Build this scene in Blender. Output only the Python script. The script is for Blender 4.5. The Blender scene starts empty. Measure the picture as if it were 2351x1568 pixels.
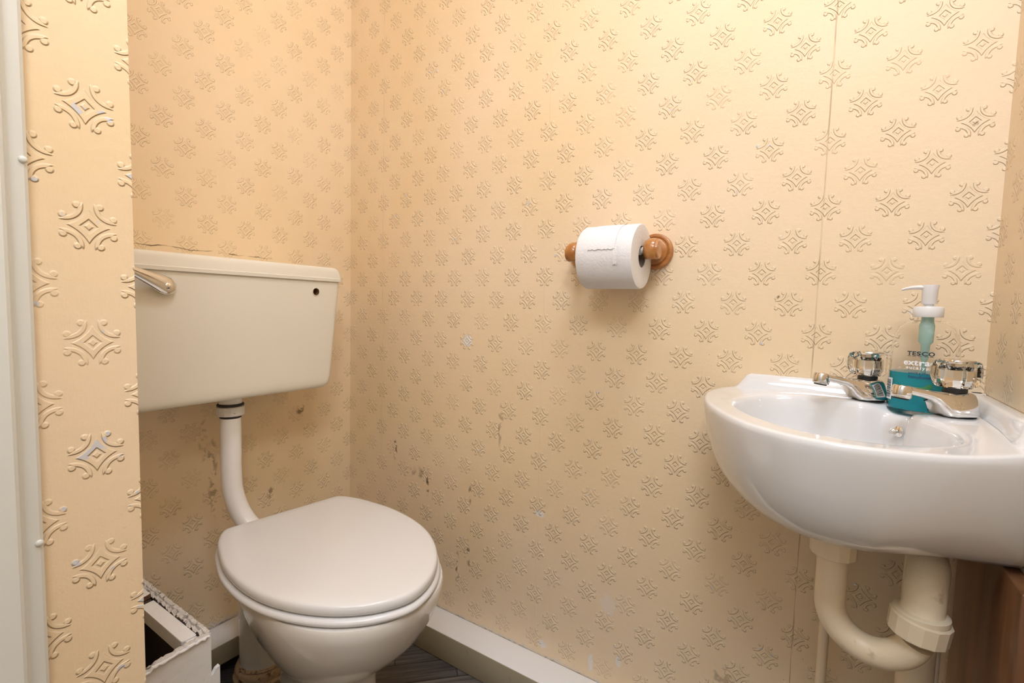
import bpy, bmesh, math, random
from mathutils import Vector, Matrix
random.seed(7)
SC = bpy.context.scene
COL = SC.collection
PI = math.pi

# ------------------------------------------------------------------ helpers
def new_mat(name):
    m = bpy.data.materials.new(name); m.use_nodes = True
    return m, m.node_tree, m.node_tree.nodes['Principled BSDF']

def setp(b, **k):
    names = dict(col='Base Color', rough='Roughness', metal='Metallic', trans='Transmission Weight', ior='IOR',
                 coat='Coat Weight', coatr='Coat Roughness', sss='Subsurface Weight', spec='Specular IOR Level', alpha='Alpha')
    for a, v in k.items():
        s = b.inputs[names[a]]
        s.default_value = (*v, 1) if isinstance(v, tuple) and len(v) == 3 else v

class NT:
    """tiny node building helper"""
    def __init__(self, nt): self.nt = nt
    def n(self, t, **k):
        x = self.nt.nodes.new(t)
        for a, v in k.items(): setattr(x, a, v)
        return x
    def l(self, a, b): self.nt.links.new(a, b)
    def put(self, sock, v):
        if hasattr(v, 'links') or isinstance(v, bpy.types.NodeSocket): self.l(v, sock)
        else: sock.default_value = v
    def m(self, op, a, b=0.0, c=0.0, clamp=False):
        x = self.n('ShaderNodeMath', operation=op, use_clamp=clamp)
        self.put(x.inputs[0], a); self.put(x.inputs[1], b)
        if op in ('MULTIPLY_ADD', 'COMPARE', 'SMOOTH_MIN', 'SMOOTH_MAX'): self.put(x.inputs[2], c)
        return x.outputs[0]
    def sstep(self, v, a, b, lo=0.0, hi=1.0):
        x = self.n('ShaderNodeMapRange', interpolation_type='SMOOTHSTEP')
        self.put(x.inputs[0], v)
        for i, q in enumerate((a, b, lo, hi)): x.inputs[i + 1].default_value = q
        return x.outputs[0]
    def mix(self, f, a, b, blend='MIX'):
        x = self.n('ShaderNodeMix', data_type='RGBA', blend_type=blend)
        self.put(x.inputs[0], f)
        for i, v in ((6, a), (7, b)):
            if isinstance(v, tuple): x.inputs[i].default_value = (*v, 1)
            else: self.l(v, x.inputs[i])
        return x.outputs[2]
    def noise(self, vec, scale, detail=2.0, rough=0.5, dims='3D'):
        x = self.n('ShaderNodeTexNoise', noise_dimensions=dims)
        if vec is not None: self.l(vec, x.inputs['Vector'])
        x.inputs['Scale'].default_value = scale; x.inputs['Detail'].default_value = detail
        x.inputs['Roughness'].default_value = rough
        return x.outputs['Fac']

def mesh_obj(name, bm, mat, parent=None, smooth=True, angle=40):
    bmesh.ops.recalc_face_normals(bm, faces=bm.faces)
    me = bpy.data.meshes.new(name); bm.to_mesh(me); bm.free()
    if smooth:
        me.shade_smooth(); me.set_sharp_from_angle(angle=math.radians(angle))
    for mm in (mat if isinstance(mat, (list, tuple)) else [mat]): me.materials.append(mm)
    o = bpy.data.objects.new(name, me); COL.objects.link(o)
    if parent: o.parent = parent
    return o

def thing(name, label, cat, loc=(0, 0, 0), rotz=0.0, group=None):
    o = bpy.data.objects.new(name, None); COL.objects.link(o)
    o.empty_display_size = 0.05
    o.location = loc; o.rotation_euler = (0, 0, rotz)
    tag(o, label, cat, group); return o

def tag(o, label, cat, group=None):
    o['label'] = label; o['category'] = cat
    if group: o['group'] = group
    return o

def struct(o, label=None, cat=None):
    o['kind'] = 'structure'
    if label: o['label'] = label
    if cat: o['category'] = cat
    return o

def add_box(bm, x0, x1, y0, y1, z0, z1, bev=0.0, seg=2):
    t = bmesh.new()
    r = bmesh.ops.create_cube(t, size=1)
    for v in t.verts:
        v.co = Vector((x0 + (v.co.x + .5) * (x1 - x0), y0 + (v.co.y + .5) * (y1 - y0), z0 + (v.co.z + .5) * (z1 - z0)))
    if bev: bmesh.ops.bevel(t, geom=t.edges[:], offset=bev, segments=seg, affect='EDGES', profile=.5)
    merge(bm, t)

def merge(bm, t):
    me = bpy.data.meshes.new('tmp'); t.to_mesh(me); t.free(); bm.from_mesh(me); bpy.data.meshes.remove(me)

def loft(bm, rings, cap0=True, cap1=True, closed=False):
    vs = [[bm.verts.new(p) for p in r] for r in rings]
    n = len(vs[0]); m = len(vs)
    for i in range(m if closed else m - 1):
        a, b = vs[i], vs[(i + 1) % m]
        for j in range(n):
            k = (j + 1) % n
            bm.faces.new((a[j], a[k], b[k], b[j]))
    if not closed:
        for flag, r in ((cap0, vs[0]), (cap1, vs[-1])):
            if flag:
                c = Vector((0, 0, 0))
                for v in r: c += v.co
                cv = bm.verts.new(c / n)
                for j in range(n): bm.faces.new((r[j], r[(j + 1) % n], cv))
    return vs

def circle(c, r, z, n=32, sx=1, sy=1, ph=0.0):
    return [(c[0] + sx * r * math.cos(2 * PI * i / n + ph), c[1] + sy * r * math.sin(2 * PI * i / n + ph), z) for i in range(n)]

def lathe(bm, prof, c=(0, 0), n=32, cap=True, ph=0.0):
    """prof: list of (radius, z) bottom to top"""
    loft(bm, [circle(c, max(r, 1e-4), z, n, ph=ph) for r, z in prof], cap, cap)

def rot_to(bm_src, M, bm):
    for v in bm_src.verts: v.co = M @ v.co
    merge(bm, bm_src)

def tube(bm, pts, rad, n=20, cap=True):
    pts = [Vector(p) for p in pts]
    rads = rad if isinstance(rad, (list, tuple)) else [rad] * len(pts)
    T = []
    for i in range(len(pts)):
        a = pts[max(i - 1, 0)]; b = pts[min(i + 1, len(pts) - 1)]
        T.append((b - a).normalized())
    up = Vector((0, 0, 1)) if abs(T[0].z) < .9 else Vector((1, 0, 0))
    N = (up - T[0] * up.dot(T[0])).normalized()
    rings = []
    for i, p in enumerate(pts):
        N = (N - T[i] * N.dot(T[i])).normalized(); Bv = T[i].cross(N)
        rings.append([p + rads[i] * (math.cos(2 * PI * k / n) * N + math.sin(2 * PI * k / n) * Bv) for k in range(n)])
    loft(bm, rings, cap, cap)

def smooth_path(ctrl, sub=8):
    P = [Vector(c) for c in ctrl]; out = []
    for i in range(len(P) - 1):
        p0 = P[max(i - 1, 0)]; p1 = P[i]; p2 = P[i + 1]; p3 = P[min(i + 2, len(P) - 1)]
        for s in range(sub):
            t = s / sub
            out.append(.5 * ((2 * p1) + (p2 - p0) * t + (2 * p0 - 5 * p1 + 4 * p2 - p3) * t * t + (3 * p1 - p0 - 3 * p2 + p3) * t ** 3))
    out.append(P[-1]); return out

def rrect(x0, x1, y0, y1, r, z, k=6):
    """rounded rectangle ring in XY"""
    out = []
    for cx, cy, a0 in ((x1 - r, y1 - r, 0), (x0 + r, y1 - r, PI / 2), (x0 + r, y0 + r, PI), (x1 - r, y0 + r, 3 * PI / 2)):
        for i in range(k + 1):
            a = a0 + PI / 2 * i / k
            out.append((cx + r * math.cos(a), cy + r * math.sin(a), z))
    return out

# ------------------------------------------------------------------ camera (calibrated)
LENS = 16.9935
R = Vector((0.83765367, 0.54555332, 0.02660661)); U = Vector((-0.06065661, 0.04450165, 0.99716617)); F = Vector((-0.54282328, 0.83689377, -0.07036838))
CAMP = Vector((1.21597315, -0.96701807, 0.89478547))
cam = bpy.data.cameras.new('camera'); cam.lens = LENS; cam.sensor_width = 36; cam.clip_start = .01
co = bpy.data.objects.new('camera', cam); COL.objects.link(co)
M = Matrix(((R.x, U.x, -F.x, CAMP.x), (R.y, U.y, -F.y, CAMP.y), (R.z, U.z, -F.z, CAMP.z), (0, 0, 0, 1)))
co.matrix_world = M
SC.camera = co

# ------------------------------------------------------------------ room constants
XC = 1.4154           # right wall plane
XD = 0.6406           # papered reveal of the doorway
YF = -0.768           # inner face of the front wall
YO = -0.843           # outer face of the front wall
ZC = 2.55
PITCH = .0883; Q = .053596

# ------------------------------------------------------------------ wallpaper
def motif_group():
    g = bpy.data.node_groups.new('scroll_motif', 'ShaderNodeTree')
    g.interface.new_socket('U', in_out='INPUT', socket_type='NodeSocketFloat')
    g.interface.new_socket('V', in_out='INPUT', socket_type='NodeSocketFloat')
    g.interface.new_socket('Height', in_out='OUTPUT', socket_type='NodeSocketFloat')
    N = NT(g)
    i = N.n('NodeGroupInput'); o = N.n('NodeGroupOutput')
    hs = []
    half = .0212
    for off in (0.0, 0.5):
        # cell coordinates: U in pitches, V in half rows
        fu = N.m('SUBTRACT', N.m('FRACT', N.m('ADD', i.outputs[0], 100.5 - off)), .5)
        fv = N.m('SUBTRACT', N.m('FRACT', N.m('ADD', N.m('MULTIPLY', i.outputs[1], .5), 100.5 - off)), .5)
        u = N.m('ABSOLUTE', N.m('MULTIPLY', fu, PITCH / half))
        v = N.m('ABSOLUTE', N.m('MULTIPLY', fv, 2 * Q / half))
        du = N.m('SUBTRACT', u, .85); dv = N.m('SUBTRACT', v, .85)
        d = N.m('SQRT', N.m('ADD', N.m('MULTIPLY', du, du), N.m('MULTIPLY', dv, dv)))
        s = N.m('ADD', u, v)
        mx = N.m('MAXIMUM', u, v)
        eu = N.m('SUBTRACT', u, 1.3); ev = N.m('SUBTRACT', v, 1.3)
        d2 = N.m('SQRT', N.m('ADD', N.m('MULTIPLY', eu, eu), N.m('MULTIPLY', ev, ev)))
        star = N.m('MULTIPLY', N.m('MULTIPLY', N.sstep(d2, 1.385, 1.445), N.sstep(s, .27, .36)), N.sstep(mx, .66, .80, 1, 0))
        arc = N.m('MULTIPLY', N.sstep(N.m('ABSOLUTE', N.m('SUBTRACT', d, .580)), .050, .115, 1, 0), N.sstep(s, 1.10, 1.24, 1, 0))
        def ball(a, b, r):
            x = N.m('SUBTRACT', u, a); y = N.m('SUBTRACT', v, b)
            return N.sstep(N.m('SQRT', N.m('ADD', N.m('MULTIPLY', x, x), N.m('MULTIPLY', y, y))), r * .5, r, 1, 0)
        bl = N.m('MAXIMUM', ball(.40, .87, .165), ball(.87, .40, .165))
        dia = N.sstep(s, .10, .20, 1, 0)
        hs.append(N.m('MAXIMUM', N.m('MAXIMUM', star, arc), N.m('MAXIMUM', bl, N.m('MULTIPLY', dia, .7))))
    N.l(N.m('MAXIMUM', hs[0], hs[1]), o.inputs[0])
    return g
MOTIF = motif_group()

WALLC = (0.90, 0.71, 0.47)
def wallpaper(name, axis, sign, ou, oz, seams=(), scuffs=(), chips=0.0, drips_streaks=(), dirt=.5, bump=.0013, col=WALLC, crack=None, edge=None):
    """ou, oz in metres: position of one motif; seams in u metres; scuffs (u,z,ru,rz,strength)"""
    m, nt, b = new_mat(name); N = NT(nt)
    geo = N.n('ShaderNodeNewGeometry'); sep = N.n('ShaderNodeSeparateXYZ'); N.l(geo.outputs['Position'], sep.inputs[0])
    pos = geo.outputs['Position']
    um = N.m('MULTIPLY', sep.outputs[axis], sign); zm = sep.outputs[2]
    uu = N.m('DIVIDE', N.m('SUBTRACT', um, ou), PITCH); vv = N.m('DIVIDE', N.m('SUBTRACT', zm, oz), Q)
    g = N.n('ShaderNodeGroup'); g.node_tree = MOTIF
    N.l(uu, g.inputs[0]); N.l(vv, g.inputs[1])
    h0 = g.outputs[0]
    # patchy strength of the embossing (flattened by paint here and there)
    pat = N.sstep(N.noise(pos, 9, 1), .30, .55, .45, 1.0)
    h = N.m('MULTIPLY', h0, pat)
    fine = N.noise(pos, 420, 3, .6)
    mid = N.noise(pos, 90, 2)
    mp = N.n('ShaderNodeMapping'); N.l(pos, mp.inputs[0]); mp.inputs['Scale'].default_value = (700, 700, 30)
    grain = N.noise(mp.outputs[0], 1.0, 1)
    H = N.m('ADD', N.m('MULTIPLY', h, 1.0), N.m('ADD', N.m('MULTIPLY', fine, .13), N.m('ADD', N.m('MULTIPLY', mid, .30), N.m('MULTIPLY', grain, .05))))
    colr = N.mix(N.sstep(N.noise(pos, 2.6, 2), .35, .65), (col[0] * .985, col[1] * .975, col[2] * .94), (col[0] * 1.01, col[1] * 1.02, col[2] * 1.07))
    # browner band where the relief starts to rise
    colr = N.mix(N.m('MULTIPLY', N.sstep(h, .02, .25), N.sstep(h, .25, .8, .09, 0)), colr, (.45, .29, .13))
    for s in seams:
        w = N.m('ABSOLUTE', N.m('ADD', N.m('SUBTRACT', um, s), N.m('MULTIPLY', N.m('SUBTRACT', N.noise(pos, 14, 1), .5), .0018)))
        lin = N.sstep(w, .0002, .0012, .22 if 0 < seams.index(s) < 2 else (.55 if s < .3 else 1), 0)
        H = N.m('SUBTRACT', H, N.m('MULTIPLY', lin, .45))
        colr = N.mix(N.m('MULTIPLY', lin, N.sstep(N.noise(pos, 11, 1), .42, .62, .0, .5)), colr, (.30, .19, .09))
    # small dark specks, heavier low down
    if dirt:
        sp = N.sstep(N.noise(pos, 160, 1.5), .735, .76)
        low = N.sstep(zm, .25, 1.15, 1, .08)
        area = N.sstep(N.noise(pos, 7, 2), .45, .62)
        colr = N.mix(N.m('MULTIPLY', N.m('MULTIPLY', sp, low), N.m('MULTIPLY', area, dirt)), colr, (.10, .06, .03))
    for (u0, z0, ru, rz, st) in drips_streaks:
        a = N.m('DIVIDE', N.m('ADD', N.m('SUBTRACT', um, u0), N.m('MULTIPLY', N.m('SUBTRACT', N.noise(pos, 30, 1), .5), .012)), ru); c = N.m('DIVIDE', N.m('SUBTRACT', zm, z0), rz)
        d = N.m('ADD', N.m('MULTIPLY', a, a), N.m('MULTIPLY', c, c))
        k = N.m('MULTIPLY', N.sstep(d, .2, 1, 1, 0), N.sstep(N.noise(pos, 55, 2), .48, .60))
        colr = N.mix(N.m('MULTIPLY', k, st), colr, (.16, .09, .03))
    for (u0, z0, ru, rz, st) in scuffs:
        a = N.m('DIVIDE', N.m('SUBTRACT', um, u0), ru); c = N.m('DIVIDE', N.m('SUBTRACT', zm, z0), rz)
        d = N.m('ADD', N.m('ADD', N.m('MULTIPLY', a, a), N.m('MULTIPLY', c, c)), N.m('MULTIPLY', N.m('SUBTRACT', N.noise(pos, 90, 3), .5), 1.6))
        k = N.sstep(d, .35, .8, 1, 0)
        colr = N.mix(N.m('MULTIPLY', k, st), colr, (.86, .83, .80))
    if edge:    # paint smeared up from the skirting
        k = N.m('MULTIPLY', N.sstep(N.m('ADD', zm, N.m('MULTIPLY', N.m('SUBTRACT', N.noise(pos, 55, 4, .7), .5), .055)), edge - .012, edge + .004, 1, 0), .75)
        colr = N.mix(k, colr, (.72, .70, .68))
        k = N.m('MULTIPLY', N.sstep(N.m('ABSOLUTE', N.m('SUBTRACT', N.m('ADD', zm, N.m('MULTIPLY', N.m('SUBTRACT', N.noise(pos, 120, 3, .7), .5), .012)), edge - .008)), .001, .0025, 1, 0), N.sstep(N.noise(pos, 25, 1), .48, .6))
        colr = N.mix(N.m('MULTIPLY', k, .5), colr, (.25, .18, .12))
    if crack:   # torn edge of the paper above the cistern: (u0, z0, u1, z1)
        u0, z0, u1, z1 = crack
        zl = N.m('ADD', N.m('MULTIPLY', N.m('SUBTRACT', um, u0), (z1 - z0) / (u1 - u0)), z0)
        dd = N.m('ABSOLUTE', N.m('SUBTRACT', N.m('ADD', N.m('SUBTRACT', zm, zl), N.m('MULTIPLY', N.m('SUBTRACT', N.noise(pos, 22, 3), .5), .014)), 0))
        inr = N.m('MULTIPLY', N.sstep(um, u0 - .02, u0 + .02), N.sstep(um, u1 - .05, u1 + .02, 1, 0))
        ln = N.m('MULTIPLY', N.m('MULTIPLY', N.sstep(dd, .0004, .0016, 1, 0), inr), N.sstep(N.noise(pos, 18, 2), .40, .55))
        colr = N.mix(N.m('MULTIPLY', ln, .85), colr, (.16, .09, .03)); H = N.m('SUBTRACT', H, N.m('MULTIPLY', ln, .8))
    if chips:
        k = N.m('MULTIPLY', N.sstep(N.noise(pos, 55, 1.5), .70 - .14 * chips, .73 - .14 * chips), N.sstep(N.m('MULTIPLY', h0, 1.0), .35, .6))
        colr = N.mix(k, colr, (.70, .69, .71))
    N.l(colr, b.inputs['Base Color'])
    b.inputs['Roughness'].default_value = .42; b.inputs['Specular IOR Level'].default_value = .35
    bp = N.n('ShaderNodeBump'); bp.inputs['Strength'].default_value = 1; bp.inputs['Distance'].default_value = bump
    N.l(H, bp.inputs['Height']); N.l(bp.outputs[0], b.inputs['Normal'])
    return m

# ------------------------------------------------------------------ plain materials
def painted(name, col, rough=.35, bump=.0, bs=200, grime=None, coat=0.0):
    m, nt, b = new_mat(name); N = NT(nt); setp(b, col=col, rough=rough, coat=coat)
    tc = N.n('ShaderNodeTexCoord')
    if grime:
        k = N.sstep(N.noise(tc.outputs['Object'], grime[1], 4, .6), grime[2], grime[2] + .12)
        N.l(N.mix(N.m('MULTIPLY', k, grime[3]), col, grime[0]), b.inputs['Base Color'])
    if bump:
        bp = N.n('ShaderNodeBump'); bp.inputs['Distance'].default_value = bump
        N.l(N.noise(tc.outputs['Object'], bs, 3), bp.inputs['Height']); N.l(bp.outputs[0], b.inputs['Normal'])
    return m

CERAMIC = painted('white_ceramic', (.80, .79, .78), .07, coat=.4)
PANC = painted('pan_ceramic', (.80, .765, .71), .08, coat=.4)
SEATM = painted('seat_plastic', (.82, .815, .81), .22)
CISTM = painted('cistern_plastic', (.83, .79, .69), .22)
PIPEW = painted('white_pipe_plastic', (.92, .90, .88), .25)
TRAPM = painted('painted_trap', (.88, .74, .53), .38, .0006, 60, ((.42, .30, .17), 30, .62, .6))
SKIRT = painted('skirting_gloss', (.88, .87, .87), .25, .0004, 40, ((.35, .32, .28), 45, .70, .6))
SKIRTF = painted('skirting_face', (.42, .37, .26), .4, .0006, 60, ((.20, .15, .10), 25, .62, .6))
FRAMEM = painted('frame_gloss', (.74, .75, .71), .3, .0004, 30)
BOXP = painted('chipped_white_paint', (.88, .88, .88), .42, .0012, 70, ((.30, .25, .2), 38, .66, .5))
RAWW = painted('rough_painted_edge', (.66, .63, .60), .6, .002, 240, ((.06, .04, .03), 130, .54, .9))
DARKB = painted('interior_shade', (.07, .05, .04), .8)  # dark colour painted in for the shade inside the open boxing
RUST = painted('rusty_collar', (.50, .36, .22), .6, .002, 120, ((.12, .05, .02), 60, .52, .9))
BLACKR = painted('black_rubber', (.02, .02, .02), .5)
BROWNH = painted('hole_brown', (.22, .12, .045), .6)
PAPER = painted('tissue_paper', (.86, .85, .86), .9, .0006, 260)
CARD = painted('cardboard_core', (.22, .17, .13), .8)
WHITEP = painted('white_pump_plastic', (.84, .83, .82), .3)
CEIL = painted('ceiling_paint', (.88, .88, .87), .8)
HALLW = painted('hall_paint', (.85, .84, .82), .7)
CARPET = painted('hall_carpet', (.45, .42, .38), .9, .002, 300)
INKD = painted('dark_ink', (.03, .05, .06), .5)
INKW = painted('white_ink', (.90, .90, .90), .5)
INKB = painted('navy_ink', (.01, .07, .16), .5)
GREENL = painted('leaf_green', (.06, .30, .10), .5)

m, nt, b = new_mat('chrome'); setp(b, col=(.78, .76, .73), metal=1.0, rough=.06); CHROME = m
m, nt, b = new_mat('clear_acrylic'); setp(b, col=(.97, .97, .95), trans=1.0, rough=.02, ior=1.45); ACRYL = m
m, nt, b = new_mat('clear_bottle'); setp(b, col=(.985, .985, .98), trans=1.0, rough=.01, ior=1.12); BOTM = m
m, nt, b = new_mat('teal_handwash'); setp(b, col=(.05, .56, .68), trans=.55, rough=.08, ior=1.2); TEAL = m
m, nt, b = new_mat('dip_tube'); setp(b, col=(.55, .80, .74), trans=.45, rough=.15, ior=1.2); DIPT = m

def wood(name, c1, c2, scale, dirv, rough=.3, coat=.3):
    m, nt, b = new_mat(name); N = NT(nt); setp(b, rough=rough, coat=coat)
    tc = N.n('ShaderNodeTexCoord'); mp = N.n('ShaderNodeMapping'); N.l(tc.outputs['Object'], mp.inputs[0])
    mp.inputs['Scale'].default_value = dirv
    k = N.sstep(N.noise(mp.outputs[0], scale, 4, .6), .35, .65)
    N.l(N.mix(k, c1, c2), b.inputs['Base Color'])
    return m
HOLDW = wood('holder_pine', (.40, .15, .035), (.56, .25, .07), 40, (.6, 1, 1), .25)
BOARDW = wood('stained_board', (.13, .05, .018), (.34, .15, .06), 9, (1, 1.2, .12), .35)

# floor: grey wood-look vinyl blocks laid at 45 degrees
m, nt, b = new_mat('grey_wood_vinyl'); N = NT(nt)
geo = N.n('ShaderNodeNewGeometry'); mp = N.n('ShaderNodeMapping'); N.l(geo.outputs['Position'], mp.inputs[0]); mp.inputs['Rotation'].default_value = (0, 0, math.radians(-45))
br = N.n('ShaderNodeTexBrick'); N.l(mp.outputs[0], br.inputs['Vector']); br.inputs['Scale'].default_value = 1
br.inputs['Brick Width'].default_value = .30; br.inputs['Row Height'].default_value = .062; br.inputs['Mortar Size'].default_value = .0012
br.inputs['Color1'].default_value = (.085, .075, .072, 1); br.inputs['Color2'].default_value = (.14, .125, .115, 1); br.inputs['Mortar'].default_value = (.02, .018, .016, 1)
mp2 = N.n('ShaderNodeMapping'); N.l(mp.outputs[0], mp2.inputs[0]); mp2.inputs['Scale'].default_value = (4, 90, 1)
gr = N.sstep(N.noise(mp2.outputs[0], 1.2, 4, .65), .3, .7, .55, 1.45)
cb = N.n('ShaderNodeCombineXYZ')
for k_ in range(3): N.l(gr, cb.inputs[k_])
N.l(N.mix(1.0, br.outputs['Color'], cb.outputs[0], 'MULTIPLY'), b.inputs['Base Color']); b.inputs['Roughness'].default_value = .4
FLOORM = m

# ------------------------------------------------------------------ room shell
WP_A = wallpaper('wallpaper_left', 1, -1, .00462, 1.2289, chips=.0, dirt=.5, bump=.0011, crack=(.235, 1.003, .56, 1.0085), edge=.100,
                 drips_streaks=[(.168, .595, .018, .016, .8), (.258, .386, .012, .02, .6), (.400, .47, .012, .12, .5), (.42, .56, .01, .08, .3)])  # tall streaks left of the flush pipe are mixed dark brown
WP_B = wallpaper('wallpaper_back', 0, 1, .01044, 1.02075, seams=(.01044 + 1.47 * PITCH, .01044 + 7.5 * PITCH, .01044 + 13.47 * PITCH),
                 chips=-.05, dirt=.9, edge=.078,
                 scuffs=[(.4534, .8075, .020, .020, .8), (.680, .413, .018, .010, .85), (.697, .099, .017, .012, .8), (.820, .107, .007, .026, .85), (.884, .138, .008, .014, .7),
                         (.855, .255, .022, .03, .35), (1.33, .905, .012, .006, .6)],
                 drips_streaks=[(.198, .478, .010, .035, .9), (.3238, .402, .007, .035, .9), (.435, .205, .009, .05, .9), (.470, .250, .007, .05, .7), (.5623, .61, .008, .07, .45), (.4735, .41, .007, .03, .7),
                        (1.146, .923, .008, .008, .95), (1.378, 1.178, .005, .005, .9), (1.09, .20, .02, .04, .4), (.28, .43, .05, .02, .4)])
WP_C = wallpaper('wallpaper_right', 1, -1, .0624, .9659, dirt=.4)
WP_D = wallpaper('wallpaper_reveal', 1, -1, .8020, 1.0658, chips=.42, dirt=.15, bump=.0013)

def wall_box(name, boxes, mats, pick=None):
    bm = bmesh.new()
    for bx in boxes: add_box(bm, *bx)
    o = mesh_obj(name, bm, mats, smooth=False)
    if pick:
        for p in o.data.polygons: p.material_index = pick(p)
    return struct(o)

wall_box('wall_left', [(-.06, 0, YF - .3, .06, 0, ZC)], WP_A)
wall_box('wall_back', [(-.06, XC + .06, 0, .06, 0, ZC)], WP_B)
wall_box('wall_right', [(XC, XC + .06, -2.2, .06, 0, ZC)], [WP_C, HALLW], lambda p: 1 if p.center.y < YO - .9 else 0)
wall_box('wall_front', [(0, XD, YO, YF, 0, ZC), (XD, XC, YO, YF, 2.02, ZC)], [WP_D, HALLW], lambda p: 1 if p.normal.y < -.5 else 0)
wall_box('floor', [(-.06, XC + .06, YF - .1, .06, -.04, 0)], FLOORM)
wall_box('ceiling', [(-1.0, XC + .06, -2.2, .06, ZC, ZC + .05)], CEIL)
# the hallway behind the photographer
wall_box('floor_hall', [(-1.0, XC + .06, -2.2, YF - .1, -.04, 0)], CARPET)
wall_box('wall_hall', [(-1.0, XC + .06, -2.26, -2.2, 0, ZC)], HALLW)
wall_box('wall_hall_end', [(-1.06, -1.0, -2.26, YO, 0, ZC)], HALLW)
wall_box('wall_hall_side', [(-1.0, -.06, YO, YF, 0, ZC)], HALLW)

# door lining at the left edge of the photograph
bm = bmesh.new()
prof = [(XD - .001, YO - .0005), (.6525, YO - .0012), (.6555, YO - .004), (.6560, YO - .0125), (.6585, YO - .0155), (.6705, YO - .0185), (.6725, YO - .021),
        (.6725, YO - .12), (.60, YO - .12), (.60, YO - .0005)]
loft(bm, [[(x, y, z) for x, y in prof] for z in (0, 2.02)])
struct(mesh_obj('trim_1', bm, FRAMEM, angle=30))
fr = bmesh.new()
for (zz, yy) in ((1.005, -.8475), (.68, -.8475)):   # blobs of old paint on the lining
    t = bmesh.new(); bmesh.ops.create_uvsphere(t, u_segments=12, v_segments=8, radius=.003)
    for v in t.verts: v.co = Vector((.6558 + v.co.x * .6, yy + v.co.y, zz + v.co.z))
    merge(fr, t)
struct(mesh_obj('trim_2', fr, FRAMEM))

# baseboards: deep boxed skirtings with a wide painted top
def skirt(name, x0, x1, y0, y1, z0, z1, wav):
    bm = bmesh.new(); add_box(bm, x0, x1, y0, y1, z0, z1, .003, 2)
    o = mesh_obj(name, bm, [SKIRT, SKIRTF], angle=50)
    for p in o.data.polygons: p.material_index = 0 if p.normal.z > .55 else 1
    return struct(o)
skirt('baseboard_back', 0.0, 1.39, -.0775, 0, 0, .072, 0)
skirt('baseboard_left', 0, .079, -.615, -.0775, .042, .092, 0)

# ------------------------------------------------------------------ toilet
TL = (.227, -.355, 0); TR = math.radians(-8)
toilet = thing('toilet', 'white low-level toilet pan with closed pinkish-white lid in the wallpapered corner', 'toilet', TL, TR)
half = [(0.000, .110), (.0015, .1225), (.010, .1325), (.028, .1430), (.055, .1545), (.095, .1645), (.14, .1735), (.185, .1765), (.235, .1745), (.285, .1655), (.33, .149), (.37, .1265), (.405, .0985), (.432, .066), (.449, .033), (.4560, 0)]
outline = [(0.0, 0.0), (0.0, .05), (0, .085)] + half + [(x, -y) for x, y in half[-2::-1]] + [(0, -.085), (0.0, -.05)]
def dense(poly, sub=4):
    out = []
    n = len(poly)
    for i in range(n):
        p0, p1, p2, p3 = [Vector((*poly[(i + k) % n], 0)) for k in (-1, 0, 1, 2)]
        for s in range(sub):
            t = s / sub
            v = .5 * ((2 * p1) + (p2 - p0) * t + (2 * p0 - 5 * p1 + 4 * p2 - p3) * t * t + (3 * p1 - p0 - 3 * p2 + p3) * t ** 3)
            out.append((v.x, v.y))
    return out
LIDO = dense(outline, 4)
def oring(inset, z, poly=None):
    poly = poly or LIDO
    cx, cy = .215, 0
    out = []
    for x, y in poly:
        d = math.hypot(x - cx, y - cy); k = (d - inset) / d
        out.append((cx + (x - cx) * k, cy + (y - cy) * k, z))
    return out
bm = bmesh.new()
loft(bm, [oring(i, z) for i, z in ((.012, .4105), (.003, .4110), (.0008, .413), (0, .417), (.0002, .4215), (.0015, .4255), (.004, .428), (.009, .4292), (.03, .4300), (.10, .4306))])
mesh_obj('lid', bm, SEATM, toilet)
bm = bmesh.new()
loft(bm, [oring(i, z) for i, z in ((.016, .3935), (.005, .3938), (-.001, .3955), (-.0045, .399), (-.0050, .4025), (-.003, .4058), (.001, .4078), (.008, .4086), (.03, .409))])
mesh_obj('seat', bm, SEATM, toilet)
# hinge posts
for s in (-1, 1):
    bm = bmesh.new(); t = bmesh.new(); lathe(t, [(.008, -.018), (.009, -.016), (.009, .016), (.008, .018)], n=16)
    rot_to(t, Matrix.Translation((.004, s * .075, .404)) @ Matrix.Rotation(PI / 2, 4, 'X'), bm)
    mesh_obj('hinge', bm, SEATM, toilet)
def sell(c, L, W, z, n=56, e=2.2, back=1.0):
    out = []
    for i in range(n):
        a = 2 * PI * i / n; ca, sa = math.cos(a), math.sin(a)
        x = math.copysign(abs(ca) ** (2 / e), ca) * L * (back if ca < 0 else 1); y = math.copysign(abs(sa) ** (2 / e), sa) * W
        out.append((c + x, y, z))
    return out
bm = bmesh.new()
secs = [(.187, .125, .098, 0), (.187, .122, .095, .02), (.188, .112, .086, .06), (.189, .108, .082, .12), (.190, .107, .081, .165), (.192, .110, .084, .190), (.197, .122, .094, .210), (.206, .146, .110, .236),
        (.217, .172, .128, .268), (.226, .193, .143, .302), (.232, .207, .155, .335), (.236, .2155, .163, .366), (.237, .2185, .165, .388), (.237, .216, .163, .3935)]
loft(bm, [sell(c, L, W, z) for c, L, W, z in secs])
mesh_obj('pan', bm, PANC, toilet)
# outlet shaft behind the pedestal and the horn joining it to the bowl
bm = bmesh.new()
tube(bm, smooth_path([(.16, .0, .285), (.08, .0, .275), (-.02, -.003, .262), (-.085, -.008, .225), (-.1, -.010, .15), (-.1, -.010, .03)], 8), .052, 28)
mesh_obj('outlet', bm, PANC, toilet)
bm = bmesh.new(); tube(bm, [(.06, 0, .352), (.0, .0, .352), (-.02, 0, .352)], [.036, .03, .028], 20)
mesh_obj('flush_inlet', bm, PANC, toilet)

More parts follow.
